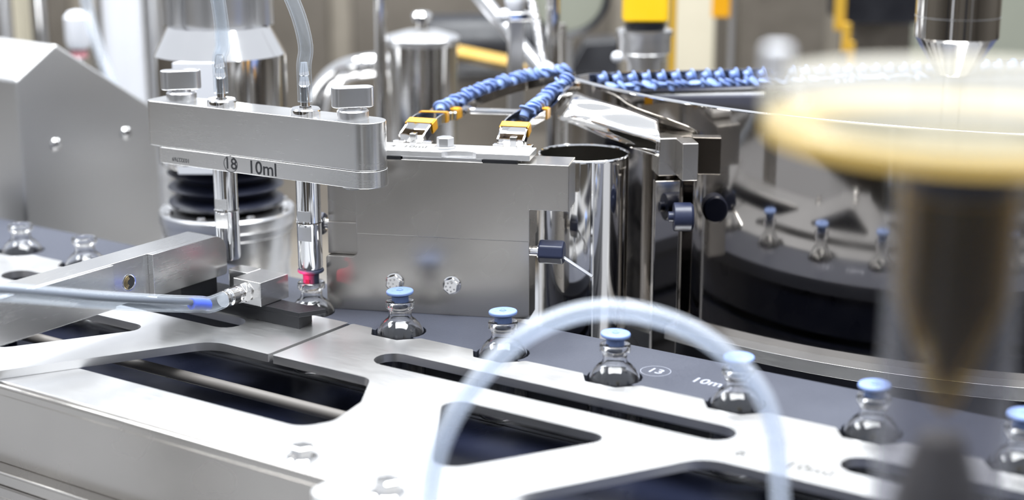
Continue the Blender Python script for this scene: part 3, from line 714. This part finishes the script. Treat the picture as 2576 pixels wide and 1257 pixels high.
# ================================================================== GREY HOUSING ON THE LEFT
hf = [D(38, 205, 1505), D(140, 110, 1520), D(392, 272, 1585)]
ext = Vector((-260, 20, 0))
zb_ = TABLE
A = Vector((hf[0].x, hf[0].y, zb_)); C = Vector((hf[2].x, hf[2].y, zb_))
front = [A, C, hf[2], hf[1], hf[0]]
back = [p + ext for p in front]
ho = thing('machine_housing', 'matt grey sheet steel housing with sloping roof beside the lift column', 'housing', A)
m = MB().add(front + back, [(0, 1, 2, 3, 4), (9, 8, 7, 6, 5), (0, 5, 6, 1), (1, 6, 7, 2), (2, 7, 8, 3), (3, 8, 9, 4), (4, 9, 5, 0)])
obj('shell', m, 'matt_sheet', ho, bevel=2.5, seg=3)
nrm = (C - A).cross(UP).normalized()
for px, py in ((140, 362), (316, 334)):
    r_ = ray(px, py); k = ((A - CAM).dot(nrm)) / r_.dot(nrm); p = CAM + r_ * k
    m = MB(); xx = (C - A).normalized(); m.m = basis(xx, UP, nrm, p); m.lathe([(5.5, -.2), (5.5, 1.5), (4, 3), (0, 3.4)], 20); obj('screw', m, 'polished', ho)

# ================================================================== BACKGROUND MACHINERY
def vcyl(name, label, cat, px, w, ytop, dep, mt, zbot=TABLE, group=None, prof=None, ztop=None, seg=32):
    p = D(px, ytop, dep); r = rad(w / 2, dep); zt = p.z if ztop is None else ztop
    m = MB(); m.m = Matrix.Translation((p.x, p.y, 0))
    m.lathe([(0, zbot), (r, zbot), (r, zt - r * .08), (r * .92, zt), (0, zt)], seg); o = obj(name, m, mt, sharp=35); tag(o, label, cat, group); return o, p, r
vcyl('steel_pipe', 'slim grey pipe at the end of the pipe row over the housing roof', 'pipe', 8, 34, 0, 1950, 'satin', ztop=330, group='upright pipes behind the housing')
vcyl('steel_pipe', 'cream painted upright pipe behind the housing roof', 'pipe', 52, 44, 0, 2000, 'cream_paint', ztop=330, group='upright pipes behind the housing')
vcyl('steel_pipe', 'shiny upright pipe between cream pipe and pale hose', 'pipe', 96, 42, 0, 1960, 'polished', ztop=330, group='upright pipes behind the housing')
vcyl('steel_pipe', 'broad white upright column behind the housing slope', 'pipe', 305, 100, 0, 1950, 'white_paint', ztop=330, group='upright pipes behind the housing')
vcyl('steel_pipe', 'brushed upright pipe between white column and lift column', 'pipe', 385, 56, 0, 2000, 'satin', ztop=330, group='upright pipes behind the housing')
vcyl('steel_pipe', 'dull upright pipe right behind the pink coupling', 'pipe', 235, 40, 0, 2050, 'brushed_dark', ztop=330, group='upright pipes behind the housing')
m = MB().tube(spline([D(205, -60, 1700), D(222, 30, 1700), D(245, 110, 1690), D(275, 190, 1680), D(320, 290, 1680)], 8), 6, 14); o = obj('pale_hose', m, 'tube_milky'); tag(o, 'pale blue hose hanging down behind the grey housing', 'hose')
p = D(195, 75, 1760); cpl = thing('hose_coupling', 'white and pink hose coupling among the pipes', 'coupling', (p.x, p.y, p.z - 40))
m = MB(); m.m = Matrix.Translation(p); m.lathe([(0, -20), (12, -20), (14, -12), (14, 14), (9, 20), (0, 22)], 24); obj('body', m, 'white_paint', cpl)
m = MB(); m.m = Matrix.Translation((p.x, p.y, p.z)); m.lathe([(0, -30), (9, -30), (9, -20), (0, -20)], 24); obj('collar', m, 'pink', cpl)
m = MB(); m.m = Matrix.Translation((p.x, p.y, p.z)); m.lathe([(0, TABLE - p.z), (6, TABLE - p.z), (6, -30), (0, -30)], 16); obj('stem', m, 'satin', cpl)

# lidded canister
p = D(1062, 95, 1640); r = rad(88, 1640)
can = thing('steel_canister', 'polished canister with bright domed lid behind the dosing head', 'canister', (p.x, p.y, TABLE))
m = MB(); m.m = Matrix.Translation((p.x, p.y, 0)); m.lathe([(0, TABLE), (r, TABLE), (r, p.z - 6), (0, p.z - 6)], 48); obj('body', m, 'polished', can)
m = MB(); m.m = Matrix.Translation((p.x, p.y, p.z)); m.lathe([(0, -6), (r + 3, -6), (r + 3, 0), (r, 3), (r * .5, 8), (0, 9)], 48); obj('lid', m, 'satin', can)
m = MB(); m.m = Matrix.Translation((p.x, p.y, p.z + 8)); m.lathe([(0, 0), (6, 0), (6, 8), (10, 9), (11, 15), (8, 19), (0, 20)], 24); obj('lid_knob', m, 'polished', can)
vcyl('steel_rod', 'tall bright steel rod beside the lidded canister', 'rod', 955, 30, 0, 1560, 'polished', ztop=330, group='upright rods')
# elbow valve
m = MB().tube(spline([D(790, 330, 1750), D(810, 230, 1740), D(860, 180, 1725), D(920, 165, 1700), D(985, 160, 1720)], 8), 13, 20); o = obj('elbow_pipe', m, 'polished'); tag(o, 'bent polished pipe elbow between lift column and steel rod', 'pipe')
# dark motor and yellow edged frame behind
mo = thing('drive_motor', 'dark motor housing with a yellow edge strip in the rear', 'motor', D(1240, 260, 2150))
p = D(1200, 120, 2150)
m = MB(); m.m = Matrix.Translation(p) @ camrot(.1) @ Matrix.Rotation(math.pi / 2, 4, 'Y'); m.lathe([(0, -70), (40, -70), (46, -60), (46, 80), (40, 95), (0, 95)], 32); obj('casing', m, 'black_box', mo)
m = MB().tube([D(1150, 132, 2080), D(1345, 172, 2060)], 9, 4); obj('edge_strip', m, 'yellow_dull', mo)
m = MB(); m.m = Matrix.Translation((p.x, p.y, 0)) @ camrot(.1); m.box((-60, -20, TABLE), (60, 40, p.z - 30)); obj('pedestal', m, 'wall_panel', mo, bevel=3)
fr = thing('rear_stand', 'black rear machine stand with sloping bracket behind the bowl track', 'stand', D(1480, 200, 2100))
m = MB().add([D(1420, 190, 2080), D(1560, 190, 2080), D(1560, 100, 2080), D(1470, 105, 2080)] + [x + FWD * 60 for x in (D(1420, 190, 2080), D(1560, 190, 2080), D(1560, 100, 2080), D(1470, 105, 2080))], [(0, 1, 2, 3), (7, 6, 5, 4), (0, 4, 5, 1), (1, 5, 6, 2), (2, 6, 7, 3), (3, 7, 4, 0)]); obj('bracket', m, 'black_box', fr, bevel=4)
m = MB(); p = D(1490, 190, 2100); m.m = Matrix.Translation((p.x, p.y, 0)) @ camrot(); m.box((-30, 0, TABLE), (30, 40, p.z + 6)); obj('leg', m, 'black_box', fr)
# gauge disc
p = D(1425, -20, 1950); ga = thing('round_gauge', 'big pale round gauge with dark rim over the rear frame', 'gauge', (p.x, p.y, TABLE))
mm_ = basis(RGT, UP, -FWD, p)
m = MB(); m.m = mm_; m.lathe([(0, 0), (46, 0), (46, 8), (0, 8)], 48); obj('dial', m, 'grey_green', ga)
m = MB(); m.m = mm_; m.lathe([(46, -4), (54, -4), (54, 14), (50, 16), (46, 14)], 48); obj('rim', m, 'black_box', ga)
m = MB(); m.m = Matrix.Translation((p.x, p.y, 0)); m.lathe([(0, TABLE), (8, TABLE), (8, p.z - 50), (0, p.z - 50)], 16); obj('stand', m, 'satin', ga)
# diagonal strut
m = MB().tube([D(1190, -30, 1620), D(1420, 250, 1600)], 8, 16); o = obj('diagonal_strut', m, 'satin'); tag(o, 'slanting pale steel strut crossing behind the clamp post', 'strut')
# clamp post with ball knob
p = D(1297, 40, 1520); cl = thing('clamp_post', 'square steel post with clamp head and white ball knob', 'post', (p.x, p.y, TABLE))
m = MB(); m.m = Matrix.Translation((p.x, p.y, 0)) @ camrot(.2); m.box((-7, -7, TABLE), (7, 7, p.z)); obj('post', m, 'satin', cl, bevel=1)
m = MB(); m.m = Matrix.Translation((p.x, p.y, p.z)) @ camrot(.1); m.box((-9, -9, -4), (22, 9, 4)); obj('clamp_head', m, 'polished', cl, bevel=1.5)
m = MB(); m.m = Matrix.Translation((p.x, p.y, p.z + 3)); m.lathe([(0, 0), (7, 0), (10, 8), (11, 16), (9, 20), (4, 26), (4, 60), (0, 60)], 24); obj('clamp_screw', m, 'white_paint', cl)
m = MB(); m.m = Matrix.Translation(D(1268, 40, 1500)); m.lathe([(0, -7), (5, -5), (7, 0), (5, 5), (0, 7)], 20); obj('ball_knob', m, 'white_paint', cl, sharp=80)
vcyl('steel_rod', 'tall steel rod between the clamp post and yellow sensor', 'rod', 1392, 34, 0, 1540, 'polished', ztop=330, group='upright rods')
vcyl('steel_rod', 'thin dark steel rod touching the tall rod near the gauge', 'rod', 1416, 18, 60, 1600, 'brushed_dark', group='upright rods')
# braided hose
bh = spline([D(1330, -30, 1500), D(1350, 60, 1500), D(1362, 140, 1490), D(1385, 200, 1480)], 24)
m = MB(); m.tube(bh, lambda t: 3.8 + .7 * (math.sin(t * 250) > 0), 12); o = obj('braided_hose', m, 'satin'); tag(o, 'grey braided metal hose hanging beside the clamp post', 'hose')
p = D(1375, 178, 1470); m = MB(); m.m = Matrix.Translation(p); m.lathe([(0, -9), (6, -8), (8, 0), (6, 6), (0, 9)], 20); o = obj('hose_end_fitting', m, 'white_paint', sharp=80); tag(o, 'small white round fitting at the end of the braided hose', 'fitting')
# yellow sensor
p = D(1620, 165, 1560); se = thing('yellow_sensor', 'yellow sensor housing on a ringed steel socket above the bowl', 'sensor', (p.x, p.y, TABLE)); k = rad(1, 1560)
Ms = Matrix.Translation((p.x, p.y, 0))
def yz(py): return D(1620, py, 1560).z
m = MB(); m.m = Ms; m.lathe([(0, TABLE), (44 * k, TABLE), (44 * k, yz(150)), (52 * k, yz(150)), (52 * k, yz(134)), (62 * k, yz(132)), (66 * k, yz(128)), (66 * k, yz(88)), (70 * k, yz(86)), (70 * k, yz(72)), (64 * k, yz(70)), (0, yz(70))], 40); obj('socket', m, 'satin', se, sharp=30)
m = MB(); m.m = Ms; m.lathe([(0, yz(70)), (50 * k, yz(70)), (50 * k, yz(50)), (0, yz(50))], 32); obj('neck', m, 'black_box', se)
m = MB(); m.m = Ms @ camrot(); m.prism(fillet([(-56 * k, -40 * k), (56 * k, -40 * k), (56 * k, 40 * k), (-56 * k, 40 * k)], 14 * k), yz(50), 300); obj('housing', m, 'yellow_plastic', se, bevel=3, seg=3)
p = D(1553, 144, 1500); m = MB(); m.m = Matrix.Translation(p); m.lathe([(0, -6), (4.5, -4), (6, 0), (4.5, 4), (0, 6)], 20); obj('ball_knob', m, 'white_paint', se, sharp=80)
def vstrip(name, label, cat, x0, x1, dep, mt, ytop=-40, ybot=None, th=14, group=None, par=None):
    a, b = D(x0, 0, dep), D(x1, 0, dep); zt = D(x0, ytop, dep).z; zb = TABLE if ybot is None else D(x0, ybot, dep).z
    c = (a + b) / 2; w = (b - a).length / 2
    m = MB(); m.m = Matrix.Translation((c.x, c.y, 0)) @ camrot(); m.box((-w, 0, zb), (w, th, zt)); o = obj(name, m, mt, par, bevel=1.5)
    if par is None: tag(o, label, cat, group)
    return o
vstrip('guard_edge', 'narrow yellow guard edge beside the yellow sensor', 'guard edge', 1688, 1704, 1750, 'yellow_dull')
gp = thing('guard_post', 'slim steel guard post carrying an orange tag', 'post', D(1840, 200, 2000))
vstrip('post', '', '', 1838, 1850, 2000, 'satin', par=gp); vstrip('tag', '', '', 1792, 1838, 1990, 'amber', ytop=-40, ybot=46, th=6, par=gp)
cb = thing('control_box', 'black control box with stepped yellow edge strips in the rear', 'control box', D(2200, 200, 2100))
vstrip('box', '', '', 2128, 2330, 2100, 'black_box', ytop=-60, ybot=62, th=120, par=cb)
vstrip('stand', '', '', 2150, 2300, 2150, 'wall_panel', ytop=62, th=60, par=cb)
vstrip('edge_strip', '', '', 2104, 2130, 2060, 'yellow_dull', ytop=-60, ybot=80, th=10, par=cb); vstrip('edge_strip', '', '', 2126, 2146, 2050, 'yellow_dull', ytop=60, ybot=140, th=10, par=cb)
vstrip('edge_strip', '', '', 2144, 2158, 2040, 'yellow_dull', ytop=110, ybot=178, th=10, par=cb)
vstrip('rear_cabinet', 'grey brown steel cabinet in the rear beyond the guard post', 'cabinet', 1860, 2080, 2400, 'wall_panel', ytop=-60, th=200)
vstrip('rear_cabinet', 'light beige cabinet low behind the yellow guard edge', 'cabinet', 1700, 1800, 2300, 'cream_paint', ytop=-60, th=100)
vstrip('rear_cabinet', 'dark olive cabinet beyond the steel nozzle', 'cabinet', 2350, 2700, 2300, 'grey_green', ytop=-60, th=200)
# nozzle
p = D(2405, 100, 1020); nz = thing('steel_nozzle', 'scratched polished nozzle with conical tip hanging above the bowl', 'nozzle', (p.x, p.y, p.z)); k = rad(1, 1020)
m = MB(); m.m = Matrix.Translation((p.x, p.y, 0)); zt = p.z
m.lathe([(0, zt - 22), (44 * k, zt - 22), (50 * k, zt - 20), (97 * k, zt), (104 * k, zt + 2), (104 * k, 420), (0, 420)], 56); obj('barrel', m, 'mirror', nz, sharp=25)
m = MB(); m.m = Matrix.Translation((p.x, p.y, 0)); m.prism(circle(0, 0, 104.6 * k, 56), zt + 15, zt + 15.5, [circle(0, 0, 103.6 * k, 56)]); obj('score_line', m, 'satin', nz)

# ================================================================== FOREGROUND
p = D(2432, 240, 545); k = rad(1, 545); zt = p.z
hd = thing('acrylic_mushroom', 'clear column with wide yellowish disc on top standing before the line', 'column', (p.x, p.y, TABLE))
Mh = Matrix.Translation((p.x, p.y, 0))
m = MB(); m.m = Mh; m.lathe([(0, zt - 9), (500 * k, zt - 9), (512 * k, zt - 6), (512 * k, zt + 3), (500 * k, zt + 5), (0, zt + 5)], 80); obj('disc', m, 'disc_acrylic', hd, sharp=25)
ring = MB(); ring.m = Mh; ring.prism(circle(0, 0, 505 * k, 72), zt - 14, zt - 9.2, [circle(0, 0, 380 * k, 72)]); obj('amber_ring', ring, 'disc_edge', hd)
m = MB(); m.m = Mh; m.lathe([(0, zt - 14), (150 * k, zt - 14), (150 * k, zt - 30), (130 * k, zt - 32), (0, zt - 32)], 48); obj('collar', m, 'navy_plastic', hd)
m = MB(); m.m = Mh; m.lathe([(172 * k, zt - 30), (172 * k, TABLE), (160 * k, TABLE), (160 * k, zt - 30), (172 * k, zt - 30)], 56); obj('tube', m, 'acrylic', hd, sharp=30)
zc = D(2432, 1080, 545).z
m = MB(); m.m = Mh; m.lathe([(0, zc + 3), (30 * k, zc + 12), (132 * k, zt - 70), (132 * k, zt - 32), (0, zt - 32)], 48); obj('plunger', m, 'navy_plastic', hd)
m = MB(); m.m = Mh; m.lathe([(0, zc - 6), (42 * k, zc), (148 * k, zt - 70), (148 * k, zt - 34), (135 * k, zt - 34), (135 * k, zt - 70), (33 * k, zc + 10), (0, zc + 1)], 48); obj('amber_liner', m, 'amber_clear', hd)
m = MB(); m.m = Mh; m.lathe([(0, TABLE), (120 * k, TABLE), (120 * k, zc - 40), (60 * k, zc - 14), (0, zc - 12)], 40); obj('core', m, 'rail_grey', hd)
p2 = D(1955, 175, 545); m = MB(); m.m = Matrix.Translation((p2.x, p2.y, zt + 5)); m.lathe([(0, 0), (5, 0), (5, 11), (4, 12), (0, 12)], 20); obj('peg', m, 'white_paint', hd)

hpts = [D(1072, 1400, 790), D(1080, 1260, 790), D(1108, 1120, 790), D(1180, 985, 795), D(1310, 850, 800), D(1460, 785, 805), D(1600, 785, 805), D(1740, 830, 805), D(1850, 910, 800), D(1920, 1000, 795), D(1952, 1110, 790), D(1962, 1260, 785), D(1965, 1400, 780)]
m = MB(); m.tube(spline(hpts, 8), 5.2, 20, inner=3.4); o = obj('clear_hose', m, 'tube_milky', sharp=60); tag(o, 'milky clear hose arching in front of the stoppered vials', 'hose')
